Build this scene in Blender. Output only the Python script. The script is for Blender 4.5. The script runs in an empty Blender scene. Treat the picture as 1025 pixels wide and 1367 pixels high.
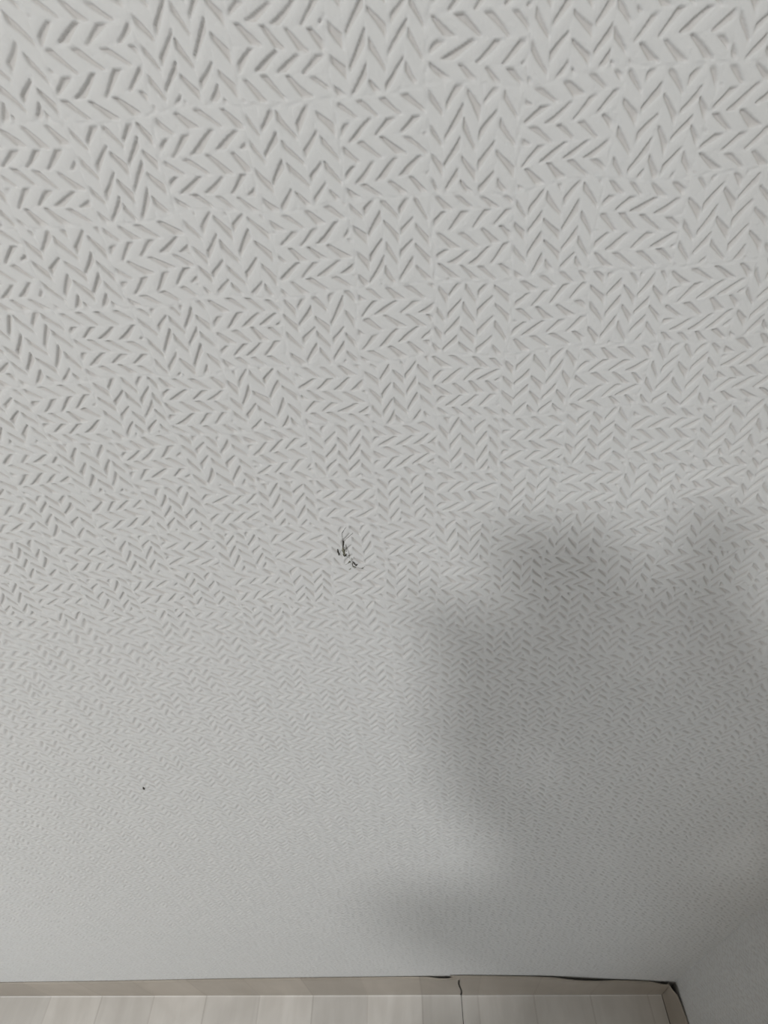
import bpy, bmesh, math
import numpy as np
from mathutils import Matrix, Vector

# ------------------------------------------------------------------ camera, world, lights, exposure
scene = bpy.context.scene
C = scene.collection
EYE = 1.56                      # camera height above the floor
WALL_Y = 0.257                  # distance from the lens to the papered wall
RIGHT_X = 0.468                 # the corner to the right
LEFT_X, FRONT_Y, CEIL = -3.6, -2.4, 3.02

P, RO, YA, FPX = 0.689, 0.096, 0.071, 740.0
c_, s_ = math.cos, math.sin
Rz = Matrix(((c_(YA), -s_(YA), 0), (s_(YA), c_(YA), 0), (0, 0, 1)))
fwd = Rz @ Vector((0, c_(P), -s_(P)))
rt = Rz @ Vector((1, 0, 0))
dn = fwd.cross(rt)
r2 = rt * c_(RO) + dn * s_(RO)
d2 = -rt * s_(RO) + dn * c_(RO)
cam = bpy.data.cameras.new('camera')
co = bpy.data.objects.new('camera', cam)
C.objects.link(co)
m = Matrix((( r2.x, -d2.x, -fwd.x), (r2.y, -d2.y, -fwd.y), (r2.z, -d2.z, -fwd.z))).to_4x4()
m.translation = (0, 0, EYE)
co.matrix_world = m
cam.sensor_fit = 'VERTICAL'
cam.sensor_height = 36.0
cam.lens = FPX / 1367 * 36.0
cam.clip_start = 0.01
cam.dof.use_dof = True
cam.dof.focus_distance = 0.42
cam.dof.aperture_fstop = 26
scene.camera = co

w = bpy.data.worlds.new('room_air')
scene.world = w
w.use_nodes = True
w.node_tree.nodes['Background'].inputs[0].default_value = (0.62, 0.72, 0.85, 1)
w.node_tree.nodes['Background'].inputs[1].default_value = 0.3

scene.view_settings.view_transform = 'Standard'
scene.view_settings.look = 'None'
scene.view_settings.gamma = 1
scene.view_settings.use_curve_mapping = False
scene.view_settings.exposure = -0.21


def area(name, loc, target, size, power, col, size_y=None, shape='DISK'):
    l = bpy.data.lights.new(name, 'AREA')
    l.shape = shape
    l.size = size
    if size_y:
        l.size_y = size_y
    l.energy = power
    l.color = col
    o = bpy.data.objects.new(name, l)
    C.objects.link(o)
    o.location = loc
    o.rotation_euler = (Vector(target) - Vector(loc)).to_track_quat('-Z', 'Y').to_euler()
    return o


LAMP = Vector((-0.57, -1.36, CEIL - 0.075))
area('ceiling_lamp_light', LAMP, LAMP - Vector((0, 0, 1)), 0.29, 32.0, (1.0, 0.995, 0.985))
area('window_daylight', (-2.25, FRONT_Y + 0.03, 1.15), (-0.4, 0.2, 0.6), 1.0, 30.0, (0.88, 0.94, 1.0), 1.5, 'RECTANGLE')


# ------------------------------------------------------------------ helpers
def link(name, me, mat=None, parent=None):
    o = bpy.data.objects.new(name, me)
    C.objects.link(o)
    if mat:
        me.materials.append(mat)
    if parent:
        o.parent = parent
    return o


def obj(name, bm, mat=None, parent=None, smooth=False):
    me = bpy.data.meshes.new(name)
    bmesh.ops.recalc_face_normals(bm, faces=bm.faces)
    bm.to_mesh(me)
    bm.free()
    if smooth:
        me.polygons.foreach_set('use_smooth', [True] * len(me.polygons))
    return link(name, me, mat, parent)


def struct(o):
    o['kind'] = 'structure'
    return o


def tag(o, label, cat, group=None):
    o['label'] = label
    o['category'] = cat
    if group:
        o['group'] = group
    return o


def empty(name, loc):
    o = bpy.data.objects.new(name, None)
    o.empty_display_size = 0.01
    C.objects.link(o)
    o.location = loc
    return o


def box(bm, a, b):
    x0, y0, z0 = a
    x1, y1, z1 = b
    v = [bm.verts.new(p) for p in ((x0, y0, z0), (x1, y0, z0), (x1, y1, z0), (x0, y1, z0),
                                   (x0, y0, z1), (x1, y0, z1), (x1, y1, z1), (x0, y1, z1))]
    for f in ((0, 3, 2, 1), (4, 5, 6, 7), (0, 1, 5, 4), (1, 2, 6, 5), (2, 3, 7, 6), (3, 0, 4, 7)):
        bm.faces.new([v[i] for i in f])


def grid_mesh(name, X, Y, Z, blocks=None):
    """X, Y, Z: list of 2-D arrays (one mesh from several grids)."""
    vs, fs, base = [], [], 0
    for x, y, z in zip(X, Y, Z):
        r, c = x.shape
        vs.append(np.stack([x, y, z], -1).reshape(-1, 3))
        idx = (np.arange(r * c).reshape(r, c) + base)
        fs.append(np.stack([idx[:-1, :-1], idx[:-1, 1:], idx[1:, 1:], idx[1:, :-1]], -1).reshape(-1, 4))
        base += r * c
    v = np.concatenate(vs).astype(np.float32)
    f = np.concatenate(fs).astype(np.int32)
    me = bpy.data.meshes.new(name)
    me.vertices.add(len(v))
    me.vertices.foreach_set('co', v.ravel())
    me.loops.add(len(f) * 4)
    me.loops.foreach_set('vertex_index', f.ravel())
    me.polygons.add(len(f))
    me.polygons.foreach_set('loop_start', np.arange(0, len(f) * 4, 4, dtype=np.int32))
    me.polygons.foreach_set('use_smooth', np.ones(len(f), dtype=bool))
    me.update(calc_edges=True)
    return me


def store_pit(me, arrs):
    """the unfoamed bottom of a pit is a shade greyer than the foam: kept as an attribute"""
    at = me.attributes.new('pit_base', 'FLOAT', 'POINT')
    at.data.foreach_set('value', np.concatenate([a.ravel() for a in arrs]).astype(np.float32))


def lerp_pts(x, pts):
    return np.interp(x, [p[0] for p in pts], [p[1] for p in pts])


# ------------------------------------------------------------------ materials
def new_mat(name, rgb, rough=0.6, spec=0.5):
    mt = bpy.data.materials.new(name)
    mt.use_nodes = True
    b = mt.node_tree.nodes['Principled BSDF']
    b.inputs['Base Color'].default_value = (*rgb, 1)
    b.inputs['Roughness'].default_value = rough
    b.inputs['Specular IOR Level'].default_value = spec
    return mt, mt.node_tree, b


def nd(t, kind, **kw):
    n = t.nodes.new(kind)
    for k, v in kw.items():
        setattr(n, k, v)
    return n


def mat_paper():
    mt, t, b = new_mat('embossed_wallpaper', (0.70, 0.70, 0.685), 0.62, 0.25)
    tc = nd(t, 'ShaderNodeTexCoord')
    n1 = nd(t, 'ShaderNodeTexNoise')
    n1.inputs['Scale'].default_value = 9
    n1.inputs['Detail'].default_value = 4
    t.links.new(tc.outputs['Object'], n1.inputs['Vector'])
    mx = nd(t, 'ShaderNodeMix', data_type='RGBA')
    mx.inputs['A'].default_value = (0.680, 0.694, 0.690, 1)
    mx.inputs['B'].default_value = (0.704, 0.709, 0.708, 1)
    t.links.new(n1.outputs['Fac'], mx.inputs['Factor'])
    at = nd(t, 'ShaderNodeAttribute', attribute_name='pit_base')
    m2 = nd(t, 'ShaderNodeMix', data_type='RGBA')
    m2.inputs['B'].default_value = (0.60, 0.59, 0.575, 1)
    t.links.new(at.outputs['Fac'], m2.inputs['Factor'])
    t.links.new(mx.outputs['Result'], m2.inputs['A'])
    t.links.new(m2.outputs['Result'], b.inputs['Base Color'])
    n2 = nd(t, 'ShaderNodeTexNoise')
    n2.inputs['Scale'].default_value = 420
    n2.inputs['Detail'].default_value = 3
    t.links.new(tc.outputs['Object'], n2.inputs['Vector'])
    bp = nd(t, 'ShaderNodeBump')
    bp.inputs['Strength'].default_value = 0.25
    bp.inputs['Distance'].default_value = 0.0006
    t.links.new(n2.outputs['Fac'], bp.inputs['Height'])
    t.links.new(bp.outputs['Normal'], b.inputs['Normal'])
    return mt


def mat_wood(name='pale_wood_vinyl', lo=(0.43, 0.39, 0.335, 1), hi=(0.54, 0.505, 0.44, 1), rough=0.33):
    """pale printed-wood vinyl: boards running away from the wall, cloudy grain"""
    mt, t, b = new_mat(name, (0.5, 0.45, 0.4), rough, 0.5)
    tc = nd(t, 'ShaderNodeTexCoord')
    mp = nd(t, 'ShaderNodeMapping')
    mp.inputs['Scale'].default_value = (1.0, 0.22, 0.22)
    t.links.new(tc.outputs['Object'], mp.inputs['Vector'])
    n1 = nd(t, 'ShaderNodeTexNoise')
    n1.inputs['Scale'].default_value = 38
    n1.inputs['Detail'].default_value = 5
    n1.inputs['Distortion'].default_value = 0.6
    t.links.new(mp.outputs['Vector'], n1.inputs['Vector'])
    n2 = nd(t, 'ShaderNodeTexNoise')
    n2.inputs['Scale'].default_value = 8
    n2.inputs['Detail'].default_value = 3
    n2.inputs['Distortion'].default_value = 1.2
    t.links.new(tc.outputs['Object'], n2.inputs['Vector'])
    # board tint by x position
    sx = nd(t, 'ShaderNodeSeparateXYZ')
    t.links.new(tc.outputs['Object'], sx.inputs[0])
    dv = nd(t, 'ShaderNodeMath', operation='DIVIDE')
    dv.inputs[1].default_value = 0.118
    ad = nd(t, 'ShaderNodeMath', operation='ADD')
    ad.inputs[1].default_value = 20.32
    fl = nd(t, 'ShaderNodeMath', operation='FLOOR')
    wn = nd(t, 'ShaderNodeTexWhiteNoise', noise_dimensions='1D')
    t.links.new(sx.outputs['X'], dv.inputs[0])
    t.links.new(dv.outputs[0], ad.inputs[0])
    t.links.new(ad.outputs[0], fl.inputs[0])
    t.links.new(fl.outputs[0], wn.inputs['W'])
    r1 = nd(t, 'ShaderNodeValToRGB')
    r1.color_ramp.elements[0].position = 0.3
    r1.color_ramp.elements[0].color = lo
    r1.color_ramp.elements[1].position = 0.72
    r1.color_ramp.elements[1].color = hi
    mxf = nd(t, 'ShaderNodeMix', data_type='FLOAT')
    mxf.inputs['Factor'].default_value = 0.5
    t.links.new(n1.outputs['Fac'], mxf.inputs['A'])
    t.links.new(n2.outputs['Fac'], mxf.inputs['B'])
    t.links.new(mxf.outputs['Result'], r1.inputs['Fac'])
    hs = nd(t, 'ShaderNodeHueSaturation')
    mr = nd(t, 'ShaderNodeMapRange')
    mr.inputs['To Min'].default_value = 0.92
    mr.inputs['To Max'].default_value = 1.08
    t.links.new(wn.outputs['Value'], mr.inputs['Value'])
    t.links.new(mr.outputs['Result'], hs.inputs['Value'])
    t.links.new(r1.outputs['Color'], hs.inputs['Color'])
    # thin dark line where two printed boards meet
    fr = nd(t, 'ShaderNodeMath', operation='FRACT')
    t.links.new(ad.outputs[0], fr.inputs[0])
    lt = nd(t, 'ShaderNodeMath', operation='LESS_THAN')
    lt.inputs[1].default_value = 0.03
    t.links.new(fr.outputs[0], lt.inputs[0])
    ml = nd(t, 'ShaderNodeMath', operation='MULTIPLY')
    ml.inputs[1].default_value = 0.16
    t.links.new(lt.outputs[0], ml.inputs[0])
    mx = nd(t, 'ShaderNodeMix', data_type='RGBA')
    mx.inputs['B'].default_value = (0.16, 0.12, 0.09, 1)
    t.links.new(ml.outputs[0], mx.inputs['Factor'])
    t.links.new(hs.outputs['Color'], mx.inputs['A'])
    t.links.new(mx.outputs['Result'], b.inputs['Base Color'])
    bp = nd(t, 'ShaderNodeBump')
    bp.inputs['Strength'].default_value = 0.15
    bp.inputs['Distance'].default_value = 0.0008
    t.links.new(n1.outputs['Fac'], bp.inputs['Height'])
    t.links.new(bp.outputs['Normal'], b.inputs['Normal'])
    return mt


def mat_noise(name, a, b_, scale, rough=0.7, spec=0.3):
    mt, t, b = new_mat(name, a, rough, spec)
    tc = nd(t, 'ShaderNodeTexCoord')
    n = nd(t, 'ShaderNodeTexNoise')
    n.inputs['Scale'].default_value = scale
    t.links.new(tc.outputs['Object'], n.inputs['Vector'])
    r = nd(t, 'ShaderNodeValToRGB')
    r.color_ramp.elements[0].position = 0.38
    r.color_ramp.elements[0].color = (*a, 1)
    r.color_ramp.elements[1].position = 0.62
    r.color_ramp.elements[1].color = (*b_, 1)
    t.links.new(n.outputs['Fac'], r.inputs['Fac'])
    t.links.new(r.outputs['Color'], b.inputs['Base Color'])
    return mt


PAPER = mat_paper()
WOOD = mat_wood('pale_wood_vinyl', (0.66, 0.64, 0.605, 1), (0.84, 0.825, 0.795, 1), 0.30)
STRIP = mat_wood('beige_wood_strip', (0.36, 0.32, 0.27, 1), (0.45, 0.405, 0.35, 1), 0.4)
PLASTER = mat_noise('plain_white_paper', (0.55, 0.49, 0.41), (0.59, 0.52, 0.44), 5)
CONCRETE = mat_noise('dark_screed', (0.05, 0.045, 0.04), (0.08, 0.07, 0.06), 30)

# ------------------------------------------------------------------ the papered wall: real relief
TILE = 0.035
C0, N0 = -2.615, 0.323


def hsh(*k):
    h = np.zeros_like(k[0], dtype=np.float64) + 0.137
    for i, a in enumerate(k):
        h = h + a * (12.9898 + 65.233 * i)
    v = np.sin(h) * 43758.5453
    return v - np.floor(v)


def sst(a, b, x):
    t = np.clip((x - a) / (b - a), 0, 1)
    return t * t * (3 - 2 * t)


def relief(X, Z, want_pit=False):
    """height (m, <= 0 in the pits) of the pressed chevron pattern at wall x, height z below lens"""
    gx = X / TILE - C0
    gn = -Z / TILE - N0
    # hand-made waviness
    wx = 0.035 * np.sin(gn * 2.3 + 1.7 * np.sin(gx * 0.9)) + 0.02 * np.sin(gx * 5.1 + gn * 3.7)
    wn = 0.035 * np.sin(gx * 2.7 + 1.3 * np.sin(gn * 1.1)) + 0.02 * np.sin(gx * 4.3 - gn * 6.1)
    gx = gx + wx
    gn = gn + wn
    ci = np.floor(gx)
    ni = np.floor(gn)
    u = gx - ci
    v = gn - ni
    edge = np.minimum(np.minimum(u, 1 - u), np.minimum(v, 1 - v))
    M = np.mod(ci + ni, 2) > 0.5
    a = np.where(M, u, v)            # across the stripes
    b = np.where(M, v, u)            # along the stripes
    h0 = hsh(ci, ni)
    ns = 5.0
    a5 = a * ns + (h0 - 0.5) * 0.35
    si = np.floor(a5)
    s = a5 - si
    sg = np.where(np.mod(si + np.floor(h0 * 2) * 0, 2) > 0.5, 1.0, -1.0)
    per = 0.262 + 0.014 * (hsh(ci, ni, si * 0 + 3) - 0.5)
    slope = 0.90
    off = 0.30 * (sg > 0) + 0.12 * (hsh(ci, ni, si) - 0.5) + h0
    t = b / per + sg * slope * (s - 0.5) + off
    ti = np.floor(t)
    r1 = hsh(ci, ni, si, ti)
    r2_ = hsh(ti, si, ci, ni)
    r3 = hsh(si, ci, ti, ni)
    # tilt and shift of the single pit
    q = (t - ti - 0.5) + (r1 - 0.5) * 0.08 + (s - 0.5) * (r2_ - 0.5) * 0.22
    p = (s - 0.5) + (r3 - 0.5) * 0.09
    # units of mm: stripe width 7 mm, period ~9 mm, slant shrinks the perpendicular distance
    la = p * 7.0
    lb = q * 9.1 * 0.74
    ha = 3.2 + 0.5 * (r1 - 0.5)
    # lens / triangle outline: thicker at one end, pointed at the other
    taper = 0.72 + 0.50 * (la / 3.5) * np.where(r2_ > 0.5, 1, -1) * 0.55
    hb = (1.46 + 0.55 * (r2_ - 0.35)) * taper
    dx = np.abs(la) - ha
    dy = np.abs(lb) - hb
    rr = 0.45
    d = np.hypot(np.maximum(dx + rr, 0), np.maximum(dy + rr, 0)) + np.minimum(np.maximum(dx + rr, dy + rr), 0) - rr
    # upper lip steep, lower lip a long soft slope
    dirn = np.where(M, 1.0, sg)
    low = np.clip(0.5 + 0.5 * (lb * dirn) / np.maximum(hb, 0.3), 0, 1)
    pit = 1 - sst(-0.24 - 0.6 * low, 0.05, d)
    depth = 1.0 + 0.25 * (r3 - 0.5)
    h = -pit * depth
    h = h * sst(0.008, 0.05, edge)
    # soft roll of the bands between the pits, seam between two stamps
    h += 0.10 * np.cos(q * 2 * math.pi) * -1
    h += -0.16 * (1 - sst(0.0, 0.022, edge)) * (0.3 + 0.7 * hsh(np.floor(gx * 9), np.floor(gn * 9)))
    # pimples and crumbs of the foam
    cx_, cz_ = np.floor(X / 0.0042), np.floor(Z / 0.0042)
    rx = hsh(cx_, cz_)
    px = (cx_ + 0.2 + 0.6 * hsh(cz_, cx_ + 5)) * 0.0042
    pz = (cz_ + 0.2 + 0.6 * hsh(cx_ + 9, cz_)) * 0.0042
    dd = np.hypot(X - px, Z - pz) * 1000
    h += np.where(rx > 0.90, 0.16, np.where(rx < 0.07, -0.25, 0)) * np.exp(-(dd / 0.42) ** 2)
    h += 0.035 * np.sin(X * 1900 + 3 * np.sin(Z * 900)) * np.sin(Z * 1700 + 2 * np.sin(X * 1100))
    if want_pit:
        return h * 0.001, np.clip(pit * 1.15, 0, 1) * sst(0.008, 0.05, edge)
    return h * 0.001


def sheet(x0, x1, z0, z1, step):
    nx = int(round((x1 - x0) / step)) + 1
    nz = int(round((z0 - z1) / step)) + 1
    X, Z = np.meshgrid(np.linspace(x0, x1, nx), np.linspace(z0, z1, nz))
    H, pit = relief(X, Z, True)
    # large gentle unevenness of the plaster under the paper
    big = 0.0012 * np.sin(X * 7.1 + 1) * np.sin(Z * 6.3 + 2) * sst(-1.36, -1.15, Z)
    return X, WALL_Y - H + big, Z + EYE, pit


LX = -1.45
bands = [sheet(-0.40, RIGHT_X + 0.002, 0.09, -0.1498, 0.0005),
         sheet(-0.40, RIGHT_X + 0.002, -0.1495, -0.30, 0.0006),
         sheet(-0.62, RIGHT_X + 0.002, -0.2995, -0.72, 0.0011),
         sheet(-0.85, RIGHT_X + 0.002, -0.7195, -1.10, 0.0013),
         sheet(-0.85, RIGHT_X + 0.002, -1.0995, -1.55, 0.0016),
         sheet(LX, -0.85 + 0.001, -0.7195, -1.55, 0.0022),
         sheet(LX, -0.40 + 0.0006, 0.09, -0.30, 0.003),
         sheet(LX, -0.62 + 0.001, -0.2995, -0.72, 0.002)]
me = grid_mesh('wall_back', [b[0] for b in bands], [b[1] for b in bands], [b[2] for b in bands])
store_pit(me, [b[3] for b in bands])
# plain remainder of the same wall, and its thickness
bm = bmesh.new()
bm.from_mesh(me)
yb = WALL_Y + 0.006
box(bm, (LEFT_X, yb, 0), (RIGHT_X + 0.1, WALL_Y + 0.12, CEIL))
box(bm, (LEFT_X, WALL_Y, 0), (LX, yb + 0.001, CEIL))
box(bm, (LX, WALL_Y, EYE + 0.089), (RIGHT_X + 0.1, yb + 0.001, CEIL))
bm.to_mesh(me)
bm.free()
wb = struct(link('wall_back', me, PAPER))

# right-hand wall, with its own sheet of the same paper
def sheet_r(y0, y1, z0, z1, step):
    ny = int(round((y0 - y1) / step)) + 1
    nz = int(round((z0 - z1) / step)) + 1
    Y, Z = np.meshgrid(np.linspace(y0, y1, ny), np.linspace(z0, z1, nz))
    H, pit = relief(Y * -1 + 3.013, Z - 0.011, True)
    return RIGHT_X - H, Y, Z + EYE, pit


a_ = sheet_r(WALL_Y + 0.001, -0.30, 0.0, -1.55, 0.0024)
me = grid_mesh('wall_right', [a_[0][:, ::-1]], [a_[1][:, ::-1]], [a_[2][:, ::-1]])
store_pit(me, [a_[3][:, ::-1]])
bm = bmesh.new()
bm.from_mesh(me)
box(bm, (RIGHT_X + 0.006, FRONT_Y, 0), (RIGHT_X + 0.12, WALL_Y + 0.1, CEIL))
box(bm, (RIGHT_X, FRONT_Y, 0), (RIGHT_X + 0.007, -0.30, CEIL))
box(bm, (RIGHT_X, -0.30, EYE), (RIGHT_X + 0.007, WALL_Y, CEIL))
bm.to_mesh(me)
bm.free()
struct(link('wall_right', me, PAPER))

# the rest of the room shell, behind the lens
bm = bmesh.new()
WX0, WX1, WZ0, WZ1 = -2.80, -1.70, 0.35, 1.95
box(bm, (LEFT_X - 0.12, FRONT_Y, 0), (LEFT_X, WALL_Y + 0.1, CEIL))
struct(obj('wall_left', bm, PLASTER))
bm = bmesh.new()
ya, yc = FRONT_Y - 0.12, FRONT_Y
box(bm, (LEFT_X - 0.12, ya, 0), (RIGHT_X + 0.12, yc, WZ0))
box(bm, (LEFT_X - 0.12, ya, WZ1), (RIGHT_X + 0.12, yc, CEIL))
box(bm, (LEFT_X - 0.12, ya, WZ0), (WX0, yc, WZ1))
box(bm, (WX1, ya, WZ0), (RIGHT_X + 0.12, yc, WZ1))
struct(obj('wall_front', bm, PLASTER))
bm = bmesh.new()
box(bm, (LEFT_X - 0.12, FRONT_Y - 0.12, CEIL), (RIGHT_X + 0.12, WALL_Y + 0.12, CEIL + 0.1))
struct(obj('ceiling', bm, PLASTER))
FRAME = new_mat('white_window_plastic', (0.8, 0.8, 0.79), 0.3)[0]
bm = bmesh.new()
for a, b in (((WX0, WZ0), (WX1, WZ0 + .06)), ((WX0, WZ1 - .06), (WX1, WZ1)), ((WX0, WZ0 + .06), (WX0 + .06, WZ1 - .06)),
             ((WX1 - .06, WZ0 + .06), (WX1, WZ1 - .06)), ((-2.28, WZ0 + .06), (-2.22, WZ1 - .06))):
    box(bm, (a[0], FRONT_Y - 0.09, a[1]), (b[0], FRONT_Y - 0.03, b[1]))
struct(obj('window_1', bm, FRAME))

# ------------------------------------------------------------------ vinyl floor with its edges turned up the walls
JOIN = 0.046                        # the sheets meet here
EDGE_L = [(-3.6, 0.120), (-1.4, 0.126), (-0.912, 0.129), (-0.667, 0.138), (-0.428, 0.153), (-0.199, 0.161), (0.022, 0.168), (0.046, 0.165)]
EDGE_R = [(0.020, 0.1735), (0.044, 0.1745), (0.10, 0.172), (0.167, 0.167), (0.21, 0.161), (0.255, 0.153), (0.31, 0.139), (0.389, 0.126), (0.45, 0.112)]
# gap between the top edge and the wall
GAP_L = [(-3.6, 0.0), (-0.5, 0.0), (-0.2, 0.0006), (-0.06, 0.001), (-0.02, 0.002), (0.0, 0.007), (0.020, 0.008), (0.03, 0.003), (0.046, 0.001)]
GAP_R = [(0.020, 0.0004), (0.10, 0.0008), (0.167, 0.001), (0.21, 0.003), (0.255, 0.009), (0.30, 0.007), (0.34, 0.0022), (0.389, 0.0012), (0.42, 0.001), (0.44, 0.005), (0.45, 0.008)]
TH = 0.0016
COVE = 0.002


def upstand(xs, edge, gap, lift=0.0):
    """strip standing against the wall: front face, top edge thickness and back"""
    top = lerp_pts(xs, edge)
    g = lerp_pts(xs, gap)
    rows = []
    wob = 0.0006 * np.sin(xs * 23) + 0.0004 * np.sin(xs * 61 + 1)
    for k in np.linspace(0, 1, 9):                       # front face, bottom to top
        z = COVE + (top - COVE) * k
        y = WALL_Y - 0.0002 - TH - lift - 0.5 * g * k ** 2 - wob * k * (1 - k)
        rows.append((xs, y, z))
    rows.append((xs, WALL_Y - 0.0002 - lift - 0.5 * g, top))         # thickness
    for k in np.linspace(1, 0, 5)[1:]:
        z = COVE + (top - COVE) * k
        rows.append((xs, WALL_Y - 0.0002 - lift - 0.5 * g * k ** 2, z))
    X = np.array([r[0] for r in rows])
    Y = np.array([r[1] for r in rows])
    Z = np.array([r[2] for r in rows])
    return X, Y, Z


def floor_grid(xs, lift=0.0):
    rows = []
    for a in np.linspace(0, math.pi / 2, 9):
        y = WALL_Y - 0.0002 - TH - lift - COVE * (1 - math.cos(a))
        z = COVE * (1 - math.sin(a))
        rows.append((xs, np.full_like(xs, y), np.full_like(xs, z + lift * 0.5 + 0.0)))
    for y in np.linspace(WALL_Y - 0.04, FRONT_Y, 40):
        rows.append((xs, np.full_like(xs, y), np.full_like(xs, lift * 0.5)))
    return [np.array([r[i] for r in rows]) for i in range(3)]


def seam_x(z):                      # slightly torn vertical cut of the joint
    return JOIN + 0.0035 * np.sin(z * 34 + 0.6)


# left sheet
xl = np.concatenate([np.linspace(LEFT_X + 0.001, -1.0, 40), np.linspace(-0.99, JOIN - 0.002, 180)])
X, Y, Z = upstand(xl, EDGE_L, GAP_L)
X = X + np.clip((X + 0.2) / (JOIN + 0.198), 0, 1) * (seam_x(Z) - 0.0036 - (JOIN - 0.002))
struct(link('baseboard_back', grid_mesh('baseboard_back', [X], [Y], [Z]), STRIP))
g1 = floor_grid(xl)
g1[0] = g1[0] + np.clip((g1[0] + 0.2) / (JOIN + 0.198), 0, 1) * (JOIN + 0.0008 - (JOIN - 0.002))
# right sheet: overlaps the left one by a hair
ROLL = 0.016                        # radius of the bend at the right wall
xr_end = RIGHT_X - 0.0032
xr = np.linspace(JOIN - 0.026, xr_end, 110)


def right_sheet_x(xs, z):
    k = np.clip((xs - xs.min()) / (xs.max() - xs.min()), 0, 1)
    start = seam_x(z) - np.where(z > 0.162, 0.024 * np.clip((z - 0.162) / 0.006, 0, 1), 0)
    return start + (xs.max() - start) * k


X, Y, Z = upstand(xr, EDGE_R, GAP_R, 0.0004)
kx = (X - X.min()) / (X.max() - X.min())
X = right_sheet_x(X, Z) - 0.0135 * kx ** 6 * np.clip(Z / 0.11, 0, 1) ** 2
# turned towards the room near the right corner
br = struct(link('baseboard_back', grid_mesh('baseboard_back', [X], [Y], [Z]), STRIP))
sol = None
g2 = floor_grid(xr, 0.0006)
g2[0] = right_sheet_x(g2[0], g2[2])
# dark strip added behind the open joint, standing in for its shade
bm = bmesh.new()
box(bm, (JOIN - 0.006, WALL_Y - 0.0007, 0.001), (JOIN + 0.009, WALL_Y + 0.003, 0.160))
struct(obj('joint_shade_1', bm, CONCRETE))
# upstand along the right wall
ys = np.linspace(WALL_Y - 0.0018, -0.9, 120)
rows = []
topz = np.interp(-ys, [-WALL_Y, -0.1, 0.3, 0.9], [0.110, 0.112, 0.115, 0.115])
gp = np.interp(-ys, [-WALL_Y, -0.251, -0.243, -0.235, -0.20, 0.9], [0.015, 0.0145, 0.0105, 0.0040, 0.001, 0.001])
for k in np.linspace(0, 1, 9):
    z = 0.001 + (topz - 0.001) * k
    x = RIGHT_X - 0.0005 - TH - gp * k ** 2
    rows.append((x, ys, z))
rows.append((RIGHT_X - 0.0005 - gp, ys, topz))
for k in (0.7, 0.3, 0.0):
    z = 0.001 + (topz - 0.001) * k
    rows.append((RIGHT_X - 0.0005 - gp * k ** 2, ys, z))
X = np.array([r[0] for r in rows])
Y = np.array([r[1] for r in rows])
Z = np.array([r[2] for r in rows])
struct(link('baseboard_right', grid_mesh('baseboard_right', [X], [Y], [Z]), STRIP))
me = grid_mesh('floor', [g1[0], g2[0]], [g1[1], g2[1]], [g1[2], g2[2]])
bm = bmesh.new()
bm.from_mesh(me)
bm.to_mesh(me)
bm.free()
struct(link('floor', me, WOOD))
bm = bmesh.new()
box(bm, (LEFT_X - 0.12, FRONT_Y - 0.12, -0.12), (RIGHT_X + 0.12, WALL_Y + 0.12, -0.004))
struct(obj('floor', bm, CONCRETE))

# ------------------------------------------------------------------ squashed insect on the wallpaper
CHITIN = mat_noise('dark_insect_shell', (0.015, 0.013, 0.010), (0.05, 0.045, 0.03), 900, 0.45, 0.5)
OLIVE = mat_noise('olive_insect_body', (0.10, 0.10, 0.07), (0.28, 0.28, 0.20), 1200, 0.5, 0.4)
SMEAR = mat_noise('grey_insect_wing', (0.20, 0.20, 0.18), (0.38, 0.38, 0.35), 1500, 0.6, 0.3)


def wp(x, y):
    """a point of the papered wall seen in direction of photograph pixel (x, y)"""
    d = r2 * ((x - 512.5) / FPX) + d2 * ((y - 683.5) / FPX) + fwd
    k = WALL_Y / d.y
    return Vector((d.x * k, 0, d.z * k))


def wall_pt(X, Z, lift=0.0):
    h = float(relief(np.array([X]), np.array([Z]))[0])
    big = 0.0012 * math.sin(X * 7.1 + 1) * math.sin(Z * 6.3 + 2) * float(sst(-1.36, -1.15, Z))
    return Vector((X, WALL_Y - h + big - lift, Z + EYE))


def strand(pts, radii, base, lift=0.00015, seg=8, ridge=True):
    """tapering tube that lies on the relief of the wall; pts in photograph-direction points"""
    bm = bmesh.new()
    W = []
    n = len(pts)
    for i in range((n - 1) * 4 + 1):
        f = i / 4
        j = min(int(f), n - 2)
        a = f - j
        p = pts[j].lerp(pts[j + 1], a)
        r = radii[j] * (1 - a) + radii[j + 1] * a
        W.append((wall_pt(p.x, p.z, lift + r * 0.55) - base, r))
    rings = []
    for i, (p, r) in enumerate(W):
        t = (W[min(i + 1, len(W) - 1)][0] - W[max(i - 1, 0)][0]).normalized()
        n1 = t.cross(Vector((0, 1, 0))).normalized()
        n2 = t.cross(n1).normalized()
        rings.append([bm.verts.new(p + (n1 * math.cos(q) + n2 * math.sin(q)) * r) for q in [2 * math.pi * k / seg for k in range(seg)]])
    for a, b in zip(rings, rings[1:]):
        for k in range(seg):
            bm.faces.new((a[k], a[(k + 1) % seg], b[(k + 1) % seg], b[k]))
    bm.faces.new(rings[0])
    bm.faces.new(rings[-1])
    return bm


def px(*l):
    return [wp(*q) for q in l]


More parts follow.
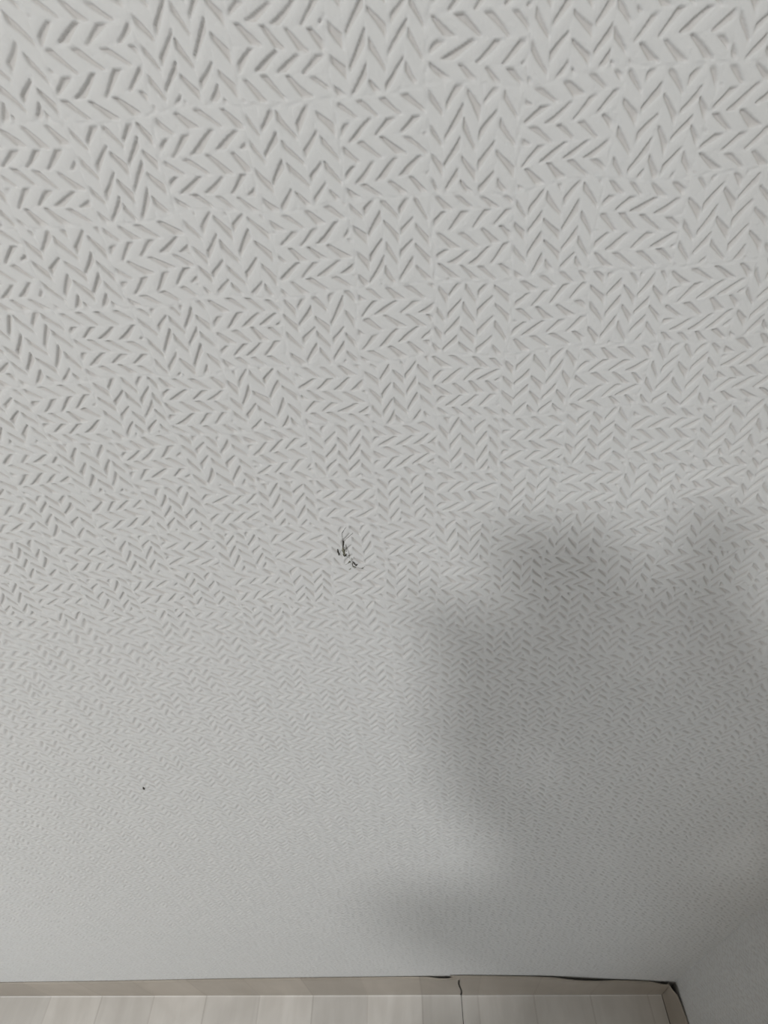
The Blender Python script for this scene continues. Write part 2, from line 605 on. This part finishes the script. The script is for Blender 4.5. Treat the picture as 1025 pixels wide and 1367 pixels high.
mm = 0.001
o0 = wp(458, 735)
base = wall_pt(o0.x, o0.z)
t = tag(empty('squashed_mosquito', base), 'small squashed mosquito with olive body and thin legs stuck on the white wallpaper', 'insect')
obj('abdomen', strand(px((457.5, 731), (458, 735), (459, 739), (460.5, 741.5)), [0.35 * mm, 0.75 * mm, 0.7 * mm, 0.25 * mm], base), OLIVE, t, True)
obj('thorax', strand(px((457.6, 723.5), (458.3, 725.5), (457.8, 728.5), (457.4, 731)), [0.3 * mm, 0.6 * mm, 0.42 * mm, 0.2 * mm], base), CHITIN, t, True)
obj('abdomen_tip', strand(px((457.6, 740.3), (459.5, 741.8), (461.4, 741.6), (462.3, 739.5)), [0.2 * mm, 0.5 * mm, 0.45 * mm, 0.2 * mm], base), CHITIN, t, True)
for pts, r in (([(458, 725), (456.8, 718), (456.2, 712), (458.5, 708.5)], .10), ([(459, 724.5), (463, 720), (468, 714.5), (471, 712)], .13),
               ([(458, 730), (462, 733), (465, 736), (467, 743)], .10), ([(457.5, 733), (454.5, 736), (453, 742)], .09),
               ([(457, 712), (459.5, 707), (462, 704)], .09), ([(460, 741), (464, 744), (468.5, 748)], .09)):
    obj('leg', strand(px(*pts), [r * 0.8 * mm] * len(pts), base), CHITIN, t, True)
obj('wing', strand(px((461.5, 727), (462, 732), (462.5, 737)), [0.12 * mm, 0.42 * mm, 0.2 * mm], base), SMEAR, t, True)

o1 = wp(451.3, 737.5)
base = wall_pt(o1.x, o1.z)
f = obj('black_fleck', strand(px((450.4, 733.2), (451.0, 735.5), (451.5, 738.5), (452.2, 741.5)), [0.25 * mm, 0.5 * mm, 0.55 * mm, 0.25 * mm], base), CHITIN, None, True)
f.location = base
tag(f, 'narrow black sliver of dirt on white wallpaper just left of the squashed mosquito', 'speck')

o2 = wp(472, 753)
base = wall_pt(o2.x, o2.z)
t = tag(empty('insect_debris', base), 'broken grey and black insect crumbs below right of the squashed mosquito', 'insect remains')
for pts, r, mt in (([(470.5, 749.5), (472, 751.5), (474, 753)], .42, CHITIN), ([(473.3, 753.5), (475.5, 755), (476.3, 753.2)], .38, CHITIN),
                   ([(470.5, 755.5), (472.5, 758), (475, 757.8)], .40, OLIVE), ([(464.5, 751.5), (466.5, 749.3), (467.3, 750.8)], .36, OLIVE),
                   ([(468.5, 745), (470, 747), (469.3, 748)], .28, SMEAR), ([(466, 760.5), (468, 759)], .30, OLIVE),
                   ([(482, 759), (485, 758.8)], .24, OLIVE), ([(464, 741), (466.5, 742.5)], .30, SMEAR), ([(470, 752), (470.7, 756)], .24, CHITIN)):
    obj('crumb', strand(px(*pts), [r * .6 * mm] + [r * mm] * (len(pts) - 1), base), mt, t, True)
obj('leg', strand(px((473, 759.5), (478, 758), (482, 759), (487, 756.5)), [.07 * mm] * 4, base), CHITIN, t, True)
obj('leg', strand(px((461, 754), (465, 752), (470, 748)), [.08 * mm] * 3, base), CHITIN, t, True)

o3 = wp(191.3, 1053.2)
base = wall_pt(o3.x, o3.z)
f = obj('dark_speck', strand(px((190.2, 1052.2), (191.2, 1053), (192.4, 1054.5)), [0.5 * mm, 1.0 * mm, 0.6 * mm], base), CHITIN, None, True)
f.location = base
tag(f, 'tiny lone dark speck low on the left part of the white wallpaper', 'speck')

# ------------------------------------------------------------------ ceiling lamp and the person taking the picture (both behind the lens)
GLOW, gt, gb = new_mat('lamp_diffuser', (0.9, 0.9, 0.88), 0.4)
gb.inputs['Emission Color'].default_value = (1, 0.96, 0.9, 1)
gb.inputs['Emission Strength'].default_value = 3.0
t = tag(empty('ceiling_lamp', (LAMP.x, LAMP.y, CEIL)), 'round white ceiling lamp above and behind the camera', 'lamp')
bm = bmesh.new()
bmesh.ops.create_cone(bm, cap_ends=True, segments=48, radius1=0.20, radius2=0.21, depth=0.02, matrix=Matrix.Translation((0, 0, -0.010)))
obj('lamp_base', bm, FRAME, t)
bm = bmesh.new()
bmesh.ops.create_cone(bm, cap_ends=True, segments=48, radius1=0.165, radius2=0.19, depth=0.045, matrix=Matrix.Translation((0, 0, -0.0425)))
obj('diffuser', bm, GLOW, t)

CLOTH = mat_noise('dark_knit', (0.06, 0.06, 0.075), (0.09, 0.09, 0.11), 60, 0.9, 0.1)
SKIN = mat_noise('skin', (0.55, 0.35, 0.26), (0.62, 0.40, 0.30), 25, 0.55, 0.3)
HAIR = mat_noise('black_hair', (0.015, 0.012, 0.01), (0.03, 0.025, 0.02), 200, 0.5, 0.4)


def skin_obj(name, verts, edges, radii, mat, parent, root=0, sub=2):
    me = bpy.data.meshes.new(name)
    me.from_pydata([Vector(v) for v in verts], edges, [])
    o = link(name, me, mat, parent)
    sk = o.modifiers.new('skin', 'SKIN')
    sk.use_smooth_shade = True
    for i, d in enumerate(me.skin_vertices[0].data):
        r = radii[i]
        d.radius = r if isinstance(r, tuple) else (r, r)
        d.use_root = (i == root)
    ss = o.modifiers.new('subdivision', 'SUBSURF')
    ss.levels = ss.render_levels = sub
    return o


E_ = EYE
PX, PY = -0.02, -0.42            # where the person stands
t = tag(empty('person', (PX, PY, 0)), 'person in dark clothes standing behind the camera, holding a phone towards the wall', 'person')
off = Vector((PX, PY, 0))


def rel(p):
    return Vector(p) - off


HEADC = Vector((-0.03, -0.27, E_ + 0.045))
body_v = [(PX, PY, 0.92), (PX, PY, 1.10), (PX, PY + 0.02, 1.26), (PX, PY + 0.04, 1.37), (PX+0.02, PY + 0.055, 1.43), (-0.02, -0.315, 1.49), tuple(HEADC), tuple(HEADC + Vector((0, 0.0, 0.07))),
          # left arm: elbow tucked in, hand at the left edge of the phone
          (PX - 0.22, PY + 0.09, 1.41), (-0.08, -0.27, 1.20), (-0.055, -0.16, 1.36), (-0.105, -0.10, 1.46),
          # right arm: elbow out, hand at the right edge of the phone
          (PX + 0.22, PY + 0.09, 1.40), (0.24, -0.26, 1.22), (0.19, -0.15, 1.39), (0.125, -0.085, 1.485),
          # legs
          (PX - 0.09, PY, 0.84), (PX - 0.10, PY + 0.01, 0.48), (PX - 0.11, PY - 0.02, 0.09), (PX - 0.12, PY + 0.13, 0.035),
          (PX + 0.09, PY, 0.84), (PX + 0.10, PY + 0.01, 0.48), (PX + 0.11, PY - 0.02, 0.09), (PX + 0.12, PY + 0.13, 0.035)]
body_e = [(0, 1), (1, 2), (2, 3), (3, 4), (4, 5), (5, 6), (6, 7), (3, 8), (8, 9), (9, 10), (10, 11), (3, 12), (12, 13), (13, 14), (14, 15),
          (0, 16), (16, 17), (17, 18), (18, 19), (0, 20), (20, 21), (21, 22), (22, 23)]
body_r = [(0.15, 0.11), (0.13, 0.10), (0.145, 0.105), (0.12, 0.085), 0.055, 0.052, (0.082, 0.095), (0.065, 0.075),
          0.055, 0.045, 0.036, 0.027, 0.055, 0.045, 0.036, 0.027, 0.085, 0.058, 0.042, 0.035, 0.085, 0.058, 0.042, 0.035]
skin_obj('body', [rel(v) for v in body_v], body_e, body_r, SKIN, t)
jv = [body_v[i] for i in (0, 1, 2, 3, 8, 9, 10, 12, 13, 14)]
jr = [(0.165, 0.125), (0.145, 0.115), (0.16, 0.12), (0.135, 0.1), 0.07, 0.058, 0.047, 0.07, 0.058, 0.047]
skin_obj('jumper', [rel(v) for v in jv], [(0, 1), (1, 2), (2, 3), (3, 4), (4, 5), (5, 6), (3, 7), (7, 8), (8, 9)], jr, CLOTH, t)
tv = [body_v[i] for i in (0, 16, 17, 18, 20, 21, 22)]
skin_obj('trousers', [rel(v) for v in tv], [(0, 1), (1, 2), (2, 3), (0, 4), (4, 5), (5, 6)], [(0.17, 0.13), 0.1, 0.075, 0.06, 0.1, 0.075, 0.06], CLOTH, t)
bm = bmesh.new()
bmesh.ops.create_uvsphere(bm, u_segments=32, v_segments=20, radius=1)
for v in bm.verts:
    v.co = Vector((v.co.x * 0.102, v.co.y * 0.108, v.co.z * 0.115))
    if v.co.y > 0.045 and v.co.z < 0.055:
        v.co.y = 0.045
    v.co += HEADC + Vector((0, -0.012, 0.028)) - off
obj('hair', bm, HAIR, t, True)

# the phone, just behind the lens
PHONE, _, _ = new_mat('black_phone_shell', (0.02, 0.02, 0.022), 0.3)
bm = bmesh.new()
M3 = Matrix(((r2.x, -d2.x, -fwd.x), (r2.y, -d2.y, -fwd.y), (r2.z, -d2.z, -fwd.z))).to_4x4()
bmesh.ops.create_cube(bm, size=1, matrix=Matrix.Diagonal((0.072, 0.150, 0.008, 1)))
bmesh.ops.bevel(bm, geom=[e for e in bm.edges], offset=0.003, segments=3, affect='EDGES')
ph = obj('phone', bm, PHONE)
M3.translation = Vector((0, 0, E_)) - r2 * (0.016) + d2 * 0.055 - fwd * 0.010
ph.matrix_world = M3
tag(ph, 'black phone held behind the camera position', 'phone')
# both hands round the edges of the phone: palm behind, four fingers and a thumb each
pc = Vector(M3.translation)
ax, ay, az = r2, d2, -fwd           # right, down, back
for sd, wrist in ((-1, body_v[11]), (1, body_v[15])):
    sx_ = ax * sd
    pc = Vector(M3.translation) + (ay * -0.045 + ax * 0.014 if sd > 0 else Vector((0, 0, 0)))
    hv = [wrist, tuple(pc + ay * 0.030 + az * 0.035 + sx_ * 0.066), tuple(pc + ay * 0.005 + az * 0.026 + sx_ * 0.052)]
    he = [(0, 1), (1, 2)]
    hr = [0.027, (0.034, 0.019), (0.034, 0.014)]
    for dy_, ln in ((-0.028, 1.0), (-0.006, 1.08), (0.016, 1.0), (0.037, 0.82)):
        a0 = pc + sx_ * 0.066 + ay * dy_ + az * 0.018
        a1 = a0 + sx_ * 0.014 * ln - az * 0.018
        a2 = a1 - sx_ * 0.030 * ln - az * 0.014
        n = len(hv)
        hv += [tuple(a0), tuple(a1), tuple(a2)]
        he += [(2, n), (n, n + 1), (n + 1, n + 2)]
        hr += [0.0095, 0.009, 0.0075]
    n = len(hv)
    hv += [tuple(pc + sx_ * 0.045 + ay * 0.040 + az * 0.030), tuple(pc + sx_ * 0.028 + ay * 0.018 + az * 0.022), tuple(pc + sx_ * 0.022 - ay * 0.010 + az * 0.018)]
    he += [(1, n), (n, n + 1), (n + 1, n + 2)]
    hr += [0.013, 0.011, 0.009]
    skin_obj('hand', [rel(v) for v in hv], he, hr, SKIN, t, root=1)
